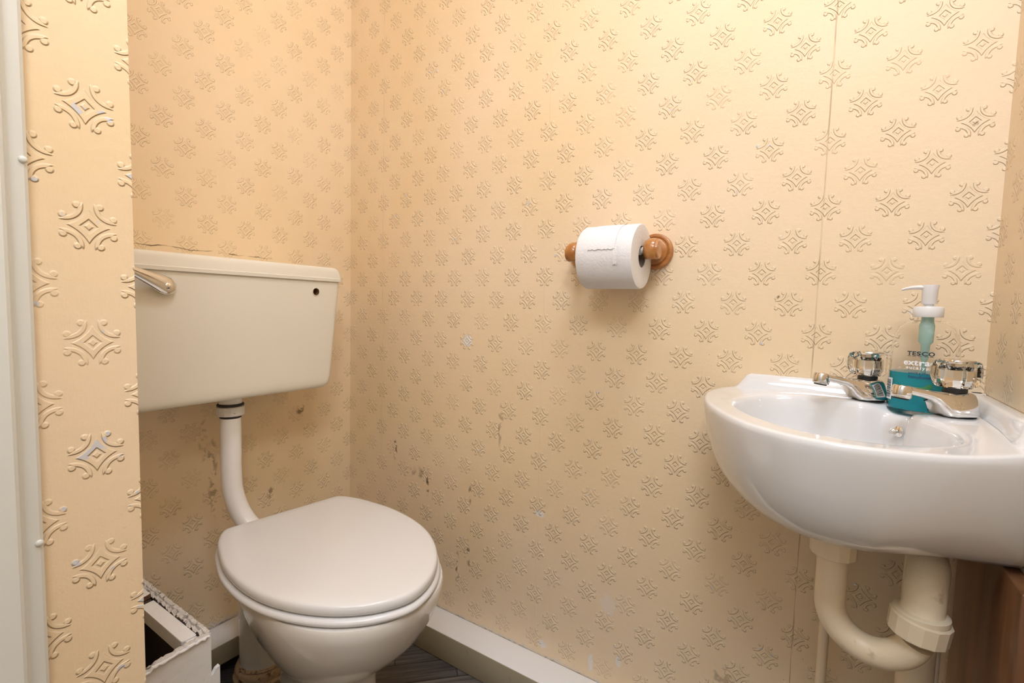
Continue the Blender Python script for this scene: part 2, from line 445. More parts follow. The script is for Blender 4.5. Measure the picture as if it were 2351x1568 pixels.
rot = Matrix.Rotation(TR, 3, 'Z')
oc = Vector(TL) + rot @ Vector((-.1, -.010, 0))
sp = thing('soil_pipe_collar', 'rusty cream soil pipe collar at the floor behind the toilet pedestal', 'pipe', (oc.x, oc.y, 0))
bm = bmesh.new(); lathe(bm, [(.063, 0), (.066, .004), (.066, .012), (.061, .016), (.062, .028), (.059, .034), (.055, .036)], n=36); mesh_obj('collar', bm, RUST, sp)
bm = bmesh.new(); lathe(bm, [(.0545, .036), (.0570, .039), (.0535, .043)], n=36); mesh_obj('sealing_ring', bm, RUST, sp)

# ------------------------------------------------------------------ cistern
cist = thing('cistern', 'cream plastic low-level cistern on the left wall above the toilet', 'cistern', (0, -.4185, .69))
def L(p): return p
bm = bmesh.new()
zb = .69
def crect(xd, hw, r, z): return rrect(0.0005, xd, -hw, hw, r, z - zb, 6)
loft(bm, [crect(.166, .200, .018, .6835), crect(.174, .209, .020, .685), crect(.1785, .2155, .020, .690), crect(.1805, .2195, .018, .698), crect(.1815, .2220, .018, .712), crect(.1895, .2405, .016, .945)])
tank = mesh_obj('tank', bm, [CISTM, BROWNH], cist)
# the unused lever hole, cut for real
cut = bmesh.new(); t = bmesh.new(); lathe(t, [(.0086, -.02), (.0086, .02)], n=28)
rot_to(t, Matrix.Translation((.19, .1685, .9195 - zb)) @ Matrix.Rotation(PI / 2, 4, 'Y'), cut)
cme = bpy.data.meshes.new('c'); bmesh.ops.recalc_face_normals(cut, faces=cut.faces); cut.to_mesh(cme); cut.free(); cme.materials.append(BROWNH)
cob = bpy.data.objects.new('c', cme); COL.objects.link(cob); cob.parent = cist
md = tank.modifiers.new('b', 'BOOLEAN'); md.object = cob; md.operation = 'DIFFERENCE'; md.solver = 'EXACT'; md.material_mode = 'TRANSFER'
dg = bpy.context.evaluated_depsgraph_get(); dg.update()
me2 = bpy.data.meshes.new_from_object(tank.evaluated_get(dg))
tank.modifiers.clear(); tank.data = me2; bpy.data.objects.remove(cob)
bm = bmesh.new(); t = bmesh.new()
# plastic bush round the hole
ring = [(.0087, 0), (.0087, .0010), (.0098, .0010), (.0104, 0)]
loft(t, [circle((0, 0), r, z, 28) for r, z in ring], False, False, closed=True)
rot_to(t, Matrix.Translation((.1888, .1685, .9195 - zb)) @ Matrix.Rotation(PI / 2, 4, 'Y'), bm)
mesh_obj('hole_bush', bm, CISTM, cist)
bm = bmesh.new()
def lrect(xd, hw, r, z): return rrect(0.0005, xd, -hw, hw, r, z - zb, 6)
loft(bm, [lrect(.190, .242, .016, .9452), lrect(.1945, .2465, .017, .9462), lrect(.1950, .2470, .017, .9530), lrect(.1925, .2445, .016, .9545), lrect(.1920, .2435, .016, .960), lrect(.1910, .2415, .016, .9690),
          lrect(.1900, .2385, .016, .9740), lrect(.1885, .2345, .016, .9780), lrect(.1860, .2290, .016, .9800), lrect(.180, .2220, .016, .9810), lrect(.15, .19, .016, .9814)])
mesh_obj('cistern_lid', bm, CISTM, cist)
# flush lever
lev = bmesh.new()
t = bmesh.new(); lathe(t, [(.010, 0), (.0145, .002), (.0145, .010), (.0135, .013), (.0075, .0145), (.006, .0125)], n=28)
rot_to(t, Matrix.Translation((.1886, -.1480, .9165 - zb)) @ Matrix.Rotation(PI / 2, 4, 'Y'), lev)
lv = mesh_obj('lever', lev, CHROME, cist)
bm = bmesh.new()
A0 = Vector((.199, -.1465, .9165 - zb)); A1 = Vector((.222, -.228, .9495 - zb))
rings = []
ax = (A1 - A0).normalized(); nx = Vector((1, 0, 0)); nx = (nx - ax * nx.dot(ax)).normalized(); nz = ax.cross(nx)
for tt, w, h_ in ((-.17, .004, .003), (-.13, .011, .006), (0, .0165, .007), (.12, .0160, .0068), (.4, .0120, .006), (.7, .0085, .005), (1.0, .0065, .0045), (1.05, .004, .003)):
    c = A0.lerp(A1, tt)
    rings.append([c + w * math.cos(2 * PI * k / 20) * nz + h_ * math.sin(2 * PI * k / 20) * nx for k in range(20)])
loft(bm, rings); mesh_obj('lever_arm', bm, CHROME, lv)
bm = bmesh.new(); t = bmesh.new(); lathe(t, [(.0062, 0), (.0062, .0018), (.0045, .0030)], n=20)
rot_to(t, Matrix.Translation((.2055, -.1480, .9165 - zb)) @ Matrix.Rotation(PI / 2, 4, 'Y'), bm); mesh_obj('lever_screw_cap', bm, CHROME, lv)

# flush pipe
fp = thing('flush_pipe', 'white plastic flush pipe dropping from the cistern and bending into the toilet', 'pipe', (.1, -.407, .38))
o_ = Vector((.1, -.407, .38))
def sh(pts, o=o_): return [Vector(p) - o for p in pts]
bm = bmesh.new()
tube(bm, sh(smooth_path([(.1, -.407, .66), (.1, -.407, .58), (.1, -.407, .505), (.104, -.405, .455), (.122, -.397, .408), (.155, -.383, .374), (.208, -.3535, .356)], 10)), .0212, 28)
mesh_obj('pipe', bm, PIPEW, fp)
bm = bmesh.new(); lathe(bm, [(.0235, .6550 - .38), (.0235, .6885 - .38)], n=32); mesh_obj('threaded_tail', bm, PIPEW, fp)
bm = bmesh.new(); lathe(bm, [(.0275, .636 - .38), (.0285, .638 - .38), (.0285, .655 - .38), (.026, .657 - .38)], n=14); mesh_obj('coupling_nut', bm, painted('nut_plastic', (.80, .77, .73), .35, .0005, 90, ((.05, .04, .03), 70, .66, .9)), fp, angle=20)
bm = bmesh.new(); lathe(bm, [(.0245, .657 - .38), (.0275, .658 - .38), (.0275, .661 - .38), (.0245, .663 - .38)], n=32); mesh_obj('washer', bm, BLACKR, fp)
bm = bmesh.new(); lathe(bm, [(.0215, .630 - .38), (.0222, .631 - .38), (.0222, .636 - .38)], n=32); mesh_obj('seal', bm, BLACKR, fp)

# ------------------------------------------------------------------ broken pipe boxing, lower left
BX = .4585; BY = -.62; BZ = .3896
pbx = thing('pipe_boxing', 'broken open-topped white painted pipe boxing beside the toilet', 'boxing', (BX, BY, 0))
def jag_board(p0, p1, th, ztop, jag, n, zlow=0.0, extra=None):
    """vertical board from p0 to p1 (xy), thickness vector th, ragged top"""
    bm = bmesh.new(); rings = []
    for i in range(n + 1):
        t = i / n; x = p0[0] + (p1[0] - p0[0]) * t; y = p0[1] + (p1[1] - p0[1]) * t
        zt = ztop(t) + random.uniform(-jag, jag)
        zt2 = zt + random.uniform(-jag, jag) * .7
        rings.append([(x, y, zlow), (x, y, zt), (x + th[0] * .3, y + th[1] * .3, zt + jag * .6), (x + th[0], y + th[1], zt2), (x + th[0], y + th[1], zlow)])
    loft(bm, rings); return bm
# side board facing the toilet (runs to the left wall)
b1 = jag_board((-BX + .001, 0), (-.0015, 0), (0, -.006), lambda t: BZ + .004 * (1 - t), .0012, 90)
ob = mesh_obj('side_board', b1, [BOXP, RAWW], pbx, smooth=False)
for p in ob.data.polygons: p.material_index = 1 if p.normal.z > .4 else 0
# second layer with crumbled edge
b1 = jag_board((-BX + .001, -.0065), (-.004, -.0065), (0, -.006), lambda t: BZ - .002 + .004 * (1 - t), .0030, 120)
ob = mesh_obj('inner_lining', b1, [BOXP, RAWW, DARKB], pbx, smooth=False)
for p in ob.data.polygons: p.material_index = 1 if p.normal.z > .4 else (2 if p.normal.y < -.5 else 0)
# front board with a wider foot
def ftop(t): return BZ - .0004 - .0085 * t - (.003 if .50 < t < .60 else 0)
b1 = jag_board((0, -.0005), (0, BY * 0 - (-(YF) + BY) + .0005), (-.006, 0), ftop, .0010, 60)
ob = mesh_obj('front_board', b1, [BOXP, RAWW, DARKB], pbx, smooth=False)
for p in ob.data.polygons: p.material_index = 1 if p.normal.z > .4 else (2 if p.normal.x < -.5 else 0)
bm = bmesh.new()
tri = [(.0115, .0), (.0115, .3285), (.006, .3265), (.001, .3200), (-.002, .3200), (-.002, 0)]
loft(bm, [[(x, y, z) for y, z in tri] for x in (-.006, 0.0005)])
mesh_obj('board_foot', bm, BOXP, pbx, smooth=False)
# paint lip along the front board top
bm = bmesh.new()
pts = [(.0022, -.004 - i * .0035, ftop(i * .0035 / .148) - .0035 + random.uniform(-.0012, .0012)) for i in range(40)]
tube(bm, pts, [.0022 + random.uniform(-.0006, .0008) for _ in pts], 8)
mesh_obj('paint_lip', bm, BOXP, pbx)
# batten
bm = bmesh.new(); add_box(bm, -.165, -.016, -.034, -.0135, BZ - .026, BZ - .003, .0012, 1)
for v in bm.verts: v.co += Vector((random.uniform(-.0006, .0006), random.uniform(-.0006, .0006), random.uniform(-.0006, .0006)))
mesh_obj('batten', bm, BOXP, pbx, smooth=False)
bm = bmesh.new(); add_box(bm, -.0145, -.0065, -.030, -.0140, BZ - .028, BZ - .004, .001, 1); mesh_obj('batten_end', bm, BOXP, pbx, smooth=False)
# remains of the top panel, towards the left wall
bm = bmesh.new(); rg = []
for i in range(25):
    y = -.0135 - i * (-(YF) + BY - .016) / 24
    x1 = -.176 + random.uniform(-.003, .003)
    rg.append([(-BX + .002, y, BZ - .004), (x1, y, BZ - .004), (x1 + random.uniform(-.002, .002), y, BZ + .003), (-BX + .002, y, BZ + .005)])
loft(bm, rg); ob = mesh_obj('top_panel', bm, [BOXP, painted('raw_brown_edge', (.14, .07, .04), .8, .001, 150)], pbx, smooth=False)
for p in ob.data.polygons: p.material_index = 1 if p.normal.x > .5 else 0
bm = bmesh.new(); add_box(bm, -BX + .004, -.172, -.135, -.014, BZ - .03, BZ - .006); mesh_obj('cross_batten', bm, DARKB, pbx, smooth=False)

# ------------------------------------------------------------------ toilet roll holder and roll
XL, XR, YS, ZS = .7745, .9365, -.063, 1.0085
rh = thing('toilet_roll_holder', 'turned orange-brown wooden toilet roll holder screwed to the back wall', 'toilet roll holder', (.8535, 0, 1.012))
def post(xp, s):
    t = bmesh.new(); lathe(t, [(.0335, 0), (.0350, .0012), (.0350, .0075), (.0338, .0100), (.0305, .0112), (.0288, .0108), (.0278, .0090), (.0262, .0090), (.0252, .0118), (.0240, .0126), (.012, .0128), (.0100, .020), (.0100, .060)], n=48)
    bm = bmesh.new(); rot_to(t, Matrix.Translation((xp - .8535, 0, 0)) @ Matrix.Rotation(PI / 2, 4, 'X'), bm)
    add_box(bm, xp - .8535 + (.004 if s > 0 else -.011), xp - .8535 + (.011 if s > 0 else -.004) + (.004 if s > 0 else 0), -.064, -.011, -.0135, .0115, .002, 2)
    return bm
for xp, s in ((XL, -1), (XR - .013, 1)):
    nm = mesh_obj('bracket', post(xp, s), HOLDW, rh)
    t = bmesh.new(); lathe(t, [(.004, -.0150), (.0140, -.0145), (.0185, -.0115), (.0215, -.006), (.0217, .003), (.0200, .0075), (.0180, .0085), (.0165, .0125), (.008, .0130)], n=36)
    if s < 0:
        for v in t.verts: v.co.z *= -1
    # flattened outer faces
    for v in t.verts:
        if v.co.x > .0175: v.co.x = .0175
    bm = bmesh.new(); rot_to(t, Matrix.Translation(((XL if s < 0 else XR) - .8535, YS, ZS - 1.012)) @ Matrix.Rotation(PI / 2, 4, 'Y') , bm)
    mesh_obj('bracket_head', bm, HOLDW, nm)
bm = bmesh.new(); t = bmesh.new(); lathe(t, [(.0068, -.075), (.0072, -.060), (.0088, -.058), (.0088, .058), (.0072, .060), (.0068, .075)], n=28)
rot_to(t, Matrix.Translation(((XL + XR) / 2 - .8535, YS, ZS - 1.012)) @ Matrix.Rotation(PI / 2, 4, 'Y'), bm)
mesh_obj('spindle', bm, WHITEP, rh)['label'] = 'white plastic spindle'

RC = Vector((.8640, -.0690, .9960)); RR = .0608; RW = .0548
tr = thing('toilet_roll', 'white toilet roll with a torn end on the wooden holder', 'toilet roll', RC)
bm = bmesh.new(); rings = []
for r, x in ((.0205, -RW), (.030, -RW), (.045, -RW), (.0545, -RW), (RR - .0012, -RW + .0006), (RR, -RW + .003), (RR, -.03), (RR, 0), (RR, .03), (RR, RW - .003), (RR - .0012, RW - .0006), (.0545, RW), (.045, RW), (.030, RW), (.0205, RW)):
    ring = []
    for k in range(72):
        a = 2 * PI * k / 72; w = 1 + (.010 * math.sin(2 * a + .4) + .005 * math.sin(5 * a) if r > .04 else 0)
        ring.append((x, r * w * math.cos(a), r * w * math.sin(a)))
    rings.append(ring)
loft(bm, rings, False, False)
# inner tube wall
loft(bm, [[(x, .0205 * math.cos(2 * PI * k / 72), .0205 * math.sin(2 * PI * k / 72)) for k in range(72)] for x in (-RW, RW)], False, False)
bmesh.ops.remove_doubles(bm, verts=bm.verts, dist=1e-6)
mesh_obj('paper', bm, PAPER, tr)
bm = bmesh.new()
loft(bm, [[(x, r * math.cos(2 * PI * k / 48), r * math.sin(2 * PI * k / 48)) for k in range(48)] for r, x in ((.0203, -RW + .001), (.0203, RW - .001), (.0194, RW - .001), (.0194, -RW + .001))], closed=True)
mesh_obj('core', bm, CARD, tr)
def rollr(a): return RR * (1 + .010 * math.sin(2 * a + .4) + .005 * math.sin(5 * a))
def patch(xs, a0, a1, n, lift, jag):
    """curved sheet lying on the roll; angle measured in the yz plane (180 deg = towards the room)"""
    bm = bmesh.new(); g = []
    for i in range(n + 1):
        a = math.radians(a0 + (a1 - a0) * i / n); row = []
        for j, x in enumerate(xs):
            aa = a + (random.uniform(-jag, jag) if i == n else 0)
            rr = rollr(aa) + lift * (.35 + .65 * (i / n) ** 2)
            row.append((x, rr * math.cos(aa), rr * math.sin(aa)))
        g.append(row)
    for thick in (0, -.0006):
        V = []
        for row in g:
            V.append([bm.verts.new(Vector((x, y, z)) * 1.0 + Vector((0, y, z)).normalized() * thick) for x, y, z in row])
        for i in range(n):
            for j in range(len(xs) - 1): bm.faces.new((V[i][j], V[i + 1][j], V[i + 1][j + 1], V[i][j + 1]))
    return bm
xs = [-.0285 + i * .0525 / 20 for i in range(21)]
mesh_obj('torn_sheet', patch(xs, 78, 172, 24, .0017, .02), PAPER, tr)
xs = [.0205 + i * .008 / 4 for i in range(5)]
bmf = patch(xs, 165, 197, 14, .0022, .03)
mesh_obj('torn_flap', bmf, PAPER, tr)

# ------------------------------------------------------------------ corner basin
BO = Vector((XC - .001, -.001, 0))
basin = thing('corner_basin', 'white ceramic corner wash basin mounted between back and right walls', 'basin', BO)
def D(dx, dy, z): return (-dx, -dy, z)
bow = [(.303, .0), (.338, .012), (.356, .040), (.3625, .08), (.3605, .126), (.346, .19), (.318, .2535), (.282, .307), (.235, .344), (.19, .3565), (.153, .3565), (.118, .350), (.083, .337), (.03, .3055), (0, .284)]
inb = [(.103, .103), (.118, .092), (.132, .094), (.150, .096), (.176, .082), (.227, .064), (.272, .068), (.299, .098), (.311, .145), (.307, .190), (.288, .237), (.258, .276),
       (.225, .306), (.185, .322), (.145, .322), (.098, .302), (.068, .272), (.064, .227), (.082, .176), (.096, .150), (.094, .132), (.092, .118)]
pi_ = inb
# outer polygon: straight along the walls, smooth bow
def build_outer():
    b2 = bow
    pts = [v for v in smooth_path([(*p, 0) for p in b2], 8)]
    out = [(0.0, 0.0)] + [(.303 * i / 12, 0.0) for i in range(1, 12)] + [(v.x, v.y) for v in pts] + [(0.0, .284 * (12 - i) / 12) for i in range(1, 12)]
    return out
PO = build_outer(); PIN = dense(pi_, 8)
OC = (.195, .195); NA = 144
def radial(poly, a):
    dx, dy = math.cos(a), math.sin(a); best = None
    for i in range(len(poly)):
        x1, y1 = poly[i][0] - OC[0], poly[i][1] - OC[1]; x2, y2 = poly[(i + 1) % len(poly)][0] - OC[0], poly[(i + 1) % len(poly)][1] - OC[1]
        ex, ey = x2 - x1, y2 - y1; den = dx * ey - dy * ex
        if abs(den) < 1e-12: continue
        t = (x1 * ey - y1 * ex) / den; s = (x1 * dy - y1 * dx) / den
        if t > 0 and -1e-6 <= s <= 1 + 1e-6 and (best is None or t > best): best = t
    return best
ANG = [2 * PI * k / NA + PI / 4 for k in range(NA)]
RO = [radial(PO, a) for a in ANG]; RI = [radial(PIN, a) for a in ANG]
def ztop(dx, dy):
    k = max(0, min(1, (.42 - (dx + dy)) / .22)); k = k * k * (3 - 2 * k)
    t = (dx - dy) / 1.4142
    dip = .0125 * math.exp(-(t / .030) ** 4) * max(0, min(1, (.30 - (dx + dy)) / .06)) * max(0, min(1, (dx + dy - .05) / .05))
    return .7605 + .0095 * k - dip
def pt(a, r): return OC[0] + r * math.cos(a), OC[1] + r * math.sin(a)
rings = []
WC = (.172, .188)   # waste centre
def under(s, z):
    ring = []
    for a, ro in zip(ANG, RO):
        x, y = pt(a, ro); k = s
        cx, cy = WC[0] + .026 * math.cos(a), WC[1] + .026 * math.sin(a)
        # keep the back faces close to the walls
        kb = max(0.0, min(1.0, s * 2.4))
        wx = max(0.0, 1 - x / .13); wy = max(0.0, 1 - y / .13)
        bx = cx + (x - cx) * (k ** (1 + .8 * wy) * (1 - wx) + kb * wx)
        by = cy + (y - cy) * (k ** (1 + .8 * wx) * (1 - wy) + kb * wy)
        ring.append(D(bx, by, z))
    return ring
for s, z in ((0.0, .611), (0.04, .6125), (.12, .613), (.30, .616), (.48, .6215), (.62, .6305), (.74, .644), (.835, .662), (.905, .684), (.955, .709), (.985, .732), (.9965, .745), (1.0, .7525)):
    rings.append(under(s, z))
def top(inset_o, dz):
    return [D(*pt(a, ro - inset_o), ztop(*pt(a, ro - inset_o)) + dz) for a, ro in zip(ANG, RO)]
rings.append(top(.0005, -.0025)); rings.append(top(.0025, -.0006)); rings.append(top(.005, 0))
def inn(off, dz): return [D(*pt(a, min(ri + off, ro - .006)), ztop(*pt(a, ri + off)) + dz) for a, ri, ro in zip(ANG, RI, RO)]
def lerp_rings(n):
    for i in range(1, n):
        f = i / n; ring = []
        for a, ri, ro in zip(ANG, RI, RO):
            r0 = ro - .005; r1 = min(ri + .006, ro - .006); r = r0 + (r1 - r0) * f
            ring.append(D(*pt(a, r), ztop(*pt(a, r))))
        rings.append(ring)
lerp_rings(7)
rings.append(inn(.006, 0)); rings.append(inn(.002, -.0006)); rings.append(inn(-.0015, -.003)); rings.append(inn(-.004, -.008))
for s, z in ((.965, .742), (.935, .722), (.88, .698), (.78, .672), (.62, .651), (.42, .641), (.2, .637), (.06, .634)):
    ring = []
    for a, ri in zip(ANG, RI):
        x, y = pt(a, ri - .004)
        cx, cy = WC[0] + .012 * math.cos(a), WC[1] + .012 * math.sin(a)
        ring.append(D(cx + (x - cx) * s, cy + (y - cy) * s, z))
    rings.append(ring)
bm = bmesh.new(); loft(bm, rings)
mesh_obj('bowl', bm, CERAMIC, basin, angle=60)
# raised ledges along the two walls
def ledge(swap):
    bm = bmesh.new(); rr = []
    prof = lambda dx, hk: [(0, .752), (0, .7872 * hk + .764 * (1 - hk)), (.003, .7885 * hk + .764 * (1 - hk)), (.014, .7885 * hk + .764 * (1 - hk)), (.0185, .7865 * hk + .763 * (1 - hk)), (.0225, .776 * hk + .7615 * (1 - hk)), (.029, .766 * hk + .761 * (1 - hk)), (.030, .752)]
    for dx, hk in ((.330, 0.0), (.325, .15), (.318, .55), (.312, .88), (.306, 1), (.25, 1), (.2, 1), (.15, 1), (.1, 1), (.05, 1), (.0, 1)):
        rr.append([D(dx, dy, z) if not swap else D(dy, dx * .85, z) for dy, z in prof(dx, hk)])
    loft(bm, rr); return bm
bm = ledge(False); merge(bm, ledge(True)); mesh_obj('splash_ledge', bm, CERAMIC, basin, angle=60)
# chain stay in the inner wall
dv = Vector((-.707, -.707, 0))
bm = bmesh.new(); t = bmesh.new(); lathe(t, [(.0070, 0), (.0075, .001), (.0060, .0022), (.0025, .003), (.0022, .007), (.0042, .008), (.0046, .0105), (.003, .0125)], n=24)
rot_to(t, Matrix.Translation(D(.1060, .1170, .737)) @ dv.to_track_quat('Z', 'Y').to_matrix().to_4x4(), bm)
mesh_obj('chain_stay', bm, CHROME, basin)['label'] = 'small chrome chain stay'
# waste fitting
bm = bmesh.new(); lathe(bm, [(.0245, .5930), (.0255, .6060), (.0250, .6140)], c=(-WC[0], -WC[1]), n=32); mesh_obj('waste_flange', bm, painted('tarnished_brass', (.20, .16, .10), .4), basin)
bm = bmesh.new(); lathe(bm, [(.021, .634), (.023, .6365), (.021, .6375), (.012, .6365)], c=(-WC[0], -WC[1]), n=32); mesh_obj('plug_hole', bm, CHROME, basin)

# ------------------------------------------------------------------ taps
def make_tap(name, label, loc, ang):
    r = thing(name, label, 'tap', loc, ang)      # local +x = direction of the spout
    bm = bmesh.new(); rings = []
    # swept body: from the rear of the base up and forward along the spout
    # sections across local x: (x, halfwidth, zbottom, ztop)
    S = [(-.0268, .005, .000, .003), (-.0255, .0115, 0, .009), (-.0225, .0170, 0, .0200), (-.0190, .0205, 0, .0305), (-.0160, .0225, 0, .0318), (-.009, .0250, 0, .0318), (.000, .0258, 0, .0318), (.009, .0245, 0, .0318), (.016, .0210, .0008, .0318),
         (.021, .0170, .0065, .0319), (.027, .0138, .0150, .0322), (.035, .0118, .0205, .0332), (.045, .0110, .0235, .0348), (.056, .0106, .0260, .0368), (.062, .0104, .0272, .0380)]
    for x, w, z0, z1 in S:
        ring = []; n = 24; zc = (z0 + z1) / 2; hh = (z1 - z0) / 2
        for k in range(n):
            a = 2 * PI * k / n; ca, sa = math.cos(a), math.sin(a)
            e = .38
            y = math.copysign(abs(ca) ** e, ca) * w; z = math.copysign(abs(sa) ** .5, sa) * hh
            f = 1 - .42 * max(0, min(1, (zc + z) / .0318)) * max(0, min(1, (.03 - x) / .02))
            ring.append((x, y * f, zc + z))
        rings.append(ring)
    loft(bm, rings); mesh_obj('body', bm, CHROME, r, angle=70)
    bm = bmesh.new(); t = bmesh.new()
    lathe(t, [(.0078, -.0105), (.0105, -.0105), (.0112, -.009), (.0112, .003), (.0100, .0050), (.004, .0055)], n=28)
    rot_to(t, Matrix.Translation((.0655, 0, .0325)) @ Matrix.Rotation(math.radians(-8), 4, 'Y'), bm); n1 = mesh_obj('nozzle', bm, CHROME, r)
    bm = bmesh.new(); t = bmesh.new(); lathe(t, [(.0070, -.0125), (.0085, -.0125), (.0085, -.0100)], n=24)
    rot_to(t, Matrix.Translation((.0655, 0, .0325)) @ Matrix.Rotation(math.radians(-8), 4, 'Y'), bm); mesh_obj('nozzle_insert', bm, BLACKR, n1)
    bm = bmesh.new(); lathe(bm, [(.0180, -.0008), (.0205, -.0006), (.0205, .0004), (.0180, .0006)], c=(-.005, 0), n=36); mesh_obj('base_washer', bm, BLACKR, r)
    bm = bmesh.new(); lathe(bm, [(.0125, .0310), (.0125, .0365)], c=(-.002, 0), n=24); mesh_obj('gland', bm, BLACKR, r)
    # acrylic faceted handle with chrome insert
    hd = bmesh.new(); n = 16; rr = []
    for rad, z, am in ((.0140, .0365, 0), (.0195, .0375, .02), (.0222, .0410, .05), (.0250, .0510, .07), (.0252, .0610, .07), (.0238, .0690, .05), (.0215, .0712, .02)):
        rr.append([((-.002) + rad * (1 + (am if k % 2 else -am)) * math.cos(2 * PI * k / n), rad * (1 + (am if k % 2 else -am)) * math.sin(2 * PI * k / n), z) for k in range(n)])
    loft(hd, rr); h = mesh_obj('handle', hd, ACRYL, r, smooth=False); h['label'] = 'clear faceted acrylic handle'
    bm = bmesh.new(); lathe(bm, [(.0105, .0385), (.0120, .0400), (.0160, .0480), (.0155, .0600), (.0110, .0640), (.0110, .0680)], c=(-.002, 0), n=10); mesh_obj('handle_core', bm, CHROME, h, angle=20)
    bm = bmesh.new(); lathe(bm, [(.0165, .0706), (.0180, .0714), (.0175, .0728), (.010, .0732)], c=(-.002, 0), n=32); mesh_obj('handle_cap', bm, CHROME, h)
    return r
make_tap('basin_tap', 'chrome tap with clear handle left of the soap bottle', (1.2710, -.0680, .7704), math.radians(180 + 31))
make_tap('basin_tap', 'chrome tap with clear handle right of the soap bottle, nearer the camera', (1.3580, -.1385, .7704), math.radians(180 + 33))

# ------------------------------------------------------------------ soap bottle
BC = Vector((1.3345, -.0800, .7588))
bt = thing('soap_bottle', 'clear pump bottle of teal hand wash standing between the taps', 'soap bottle', BC, math.radians(-14))
AX, AY = .0382, .0310     # local x across, local -y faces the room
def brings(prof, n=56, e=2.2):
    out = []
    for s, z, rd in [(a, b * 1.09, c) for a, b, c in prof]:   # s: scale of the oval, rd: blend to circle radius
        ring = []
        for k in range(n):
            a = 2 * PI * k / n; ca, sa = math.cos(a), math.sin(a)
            x = math.copysign(abs(ca) ** (2 / e), ca) * AX * s; y = math.copysign(abs(sa) ** (2 / e), sa) * AY * s
            if rd is not None: x, y = rd * ca, rd * sa
            ring.append((x, y, z))
        out.append(ring)
    return out
Z0 = 0.0
prof_o = [(.2, .0020, None), (.80, .0008, None), (.93, .002, None), (.985, .006, None), (1, .012, None), (1, .066, None), (.995, .078, None), (.97, .091, None), (.915, .103, None), (.80, .1130, None), (.64, .1190, None), (.5, .1212, None), (0, .1218, .0150), (0, .1300, .0145)]
prof_i = [(0, .1300, .0132), (0, .1212, .0135), (.48, .1200, None), (.62, .1176, None), (.78, .1116, None), (.895, .1018, None), (.95, .0903, None), (.975, .0775, None), (.98, .066, None), (.98, .012, None), (.96, .0065, None), (.2, .0035, None)]
bm = bmesh.new(); loft(bm, brings(prof_o) + brings(prof_i)); mesh_obj('bottle_body', bm, BOTM, bt)
bm = bmesh.new(); loft(bm, brings([(.2, .0042, None), (.95, .0070, None), (.972, .0125, None), (.972, .0548, None)])); mesh_obj('hand_wash', bm, TEAL, bt)['label'] = 'teal liquid in the lower half'
# pump
bm = bmesh.new(); lathe(bm, [(.0165, 0.1377), (.0170, 0.1384), (.0170, 0.1502), (.0163, 0.1517), (.0120, 0.1527)], n=36); collar = mesh_obj('pump_collar', bm, WHITEP, bt)
bm = bmesh.new(); lathe(bm, [(.0055, 0.1527), (.0055, 0.1577)], n=20); mesh_obj('pump_stem', bm, WHITEP, collar)
bm = bmesh.new(); lathe(bm, [(.0082, 0.1562), (.0086, 0.1568), (.0090, 0.1762), (.0100, 0.1812), (.0098, 0.1825)], n=28)
# nozzle pointing to the left of the basin
rr = []
for x, hw, zc, hh in ((-.004, .0080, .1790, .0034), (-.012, .0070, .1794, .0032), (-.020, .0052, .1790, .0026), (-.027, .0040, .1777, .0021), (-.031, .0034, .1762, .0018)):
    rr.append([(x, hw * math.cos(2 * PI * k / 16), zc + hh * math.sin(2 * PI * k / 16)) for k in range(16)])
loft(bm, rr); mesh_obj('pump_head', bm, WHITEP, bt)
bm = bmesh.new(); lathe(bm, [(.0030, .0080), (.0030, .0760), (.0046, .0800), (.0052, .0990), (.0082, .1030), (.0088, .1260), (.0070, .1320), (.0070, .1400)], n=20); mesh_obj('dip_tube', bm, DIPT, bt)

def wrap(o_mesh, z0, s, off):
    for v in o_mesh.vertices:
        x, y = v.co.x, v.co.y
        # position along the oval front (facing local -y)
        a = -PI / 2 + x / (AX * .95)
        ca, sa = math.cos(a), math.sin(a); e = 2.2
        px_ = math.copysign(abs(ca) ** (2 / e), ca) * (AX * s + off); py_ = math.copysign(abs(sa) ** (2 / e), sa) * (AY * s + off)
        v.co = Vector((px_, py_, z0 + y))
    return o_mesh
def text(name, body, size, z0, xoff, mat, bold=0.0, ext=1.0):
    cu = bpy.data.curves.new(name, 'FONT'); cu.body = body; cu.size = size; cu.align_x = 'CENTER'; cu.offset = bold; cu.resolution_u = 4; cu.space_character = ext
    to = bpy.data.objects.new(name, cu); COL.objects.link(to)
    dg = bpy.context.evaluated_depsgraph_get(); dg.update()
    me = bpy.data.meshes.new_from_object(to.evaluated_get(dg)); bpy.data.objects.remove(to)
    b_ = bmesh.new(); b_.from_mesh(me); bmesh.ops.triangulate(b_, faces=b_.faces); bmesh.ops.subdivide_edges(b_, edges=[e for e in b_.edges if e.calc_length() > size * .3], cuts=2)
    for v in b_.verts: v.co.x += xoff
    b_.to_mesh(me); b_.free()
    me = wrap(me, z0, 1.0, .0004)
    me.materials.clear(); me.materials.append(mat)
    o = bpy.data.objects.new(name, me); COL.objects.link(o); o.parent = bt; return o
XO = -.0005
text('brand_print', 'TESCO', .0076, .0850, XO, INKD, .00030, 1.12)
b_ = bmesh.new()
for k in range(5): add_box(b_, XO - .0122 + k * .0050, XO - .0122 + k * .0050 + .0037, .0834, .0840, 0, .0001)
me_ = bpy.data.meshes.new('brand_dashes'); b_.to_mesh(me_); b_.free(); wrap(me_, 0, 1.0, .0004); me_.materials.append(INKD); oo = bpy.data.objects.new('brand_dashes', me_); COL.objects.link(oo); oo.parent = bt
text('name_print', 'extracts', .0108, .0715, XO + .003, INKW, .0003, 1.08)
text('scent_print', 'eucalyptus', .0056, .0660, XO + .002, INKW, .0001, 1.25)
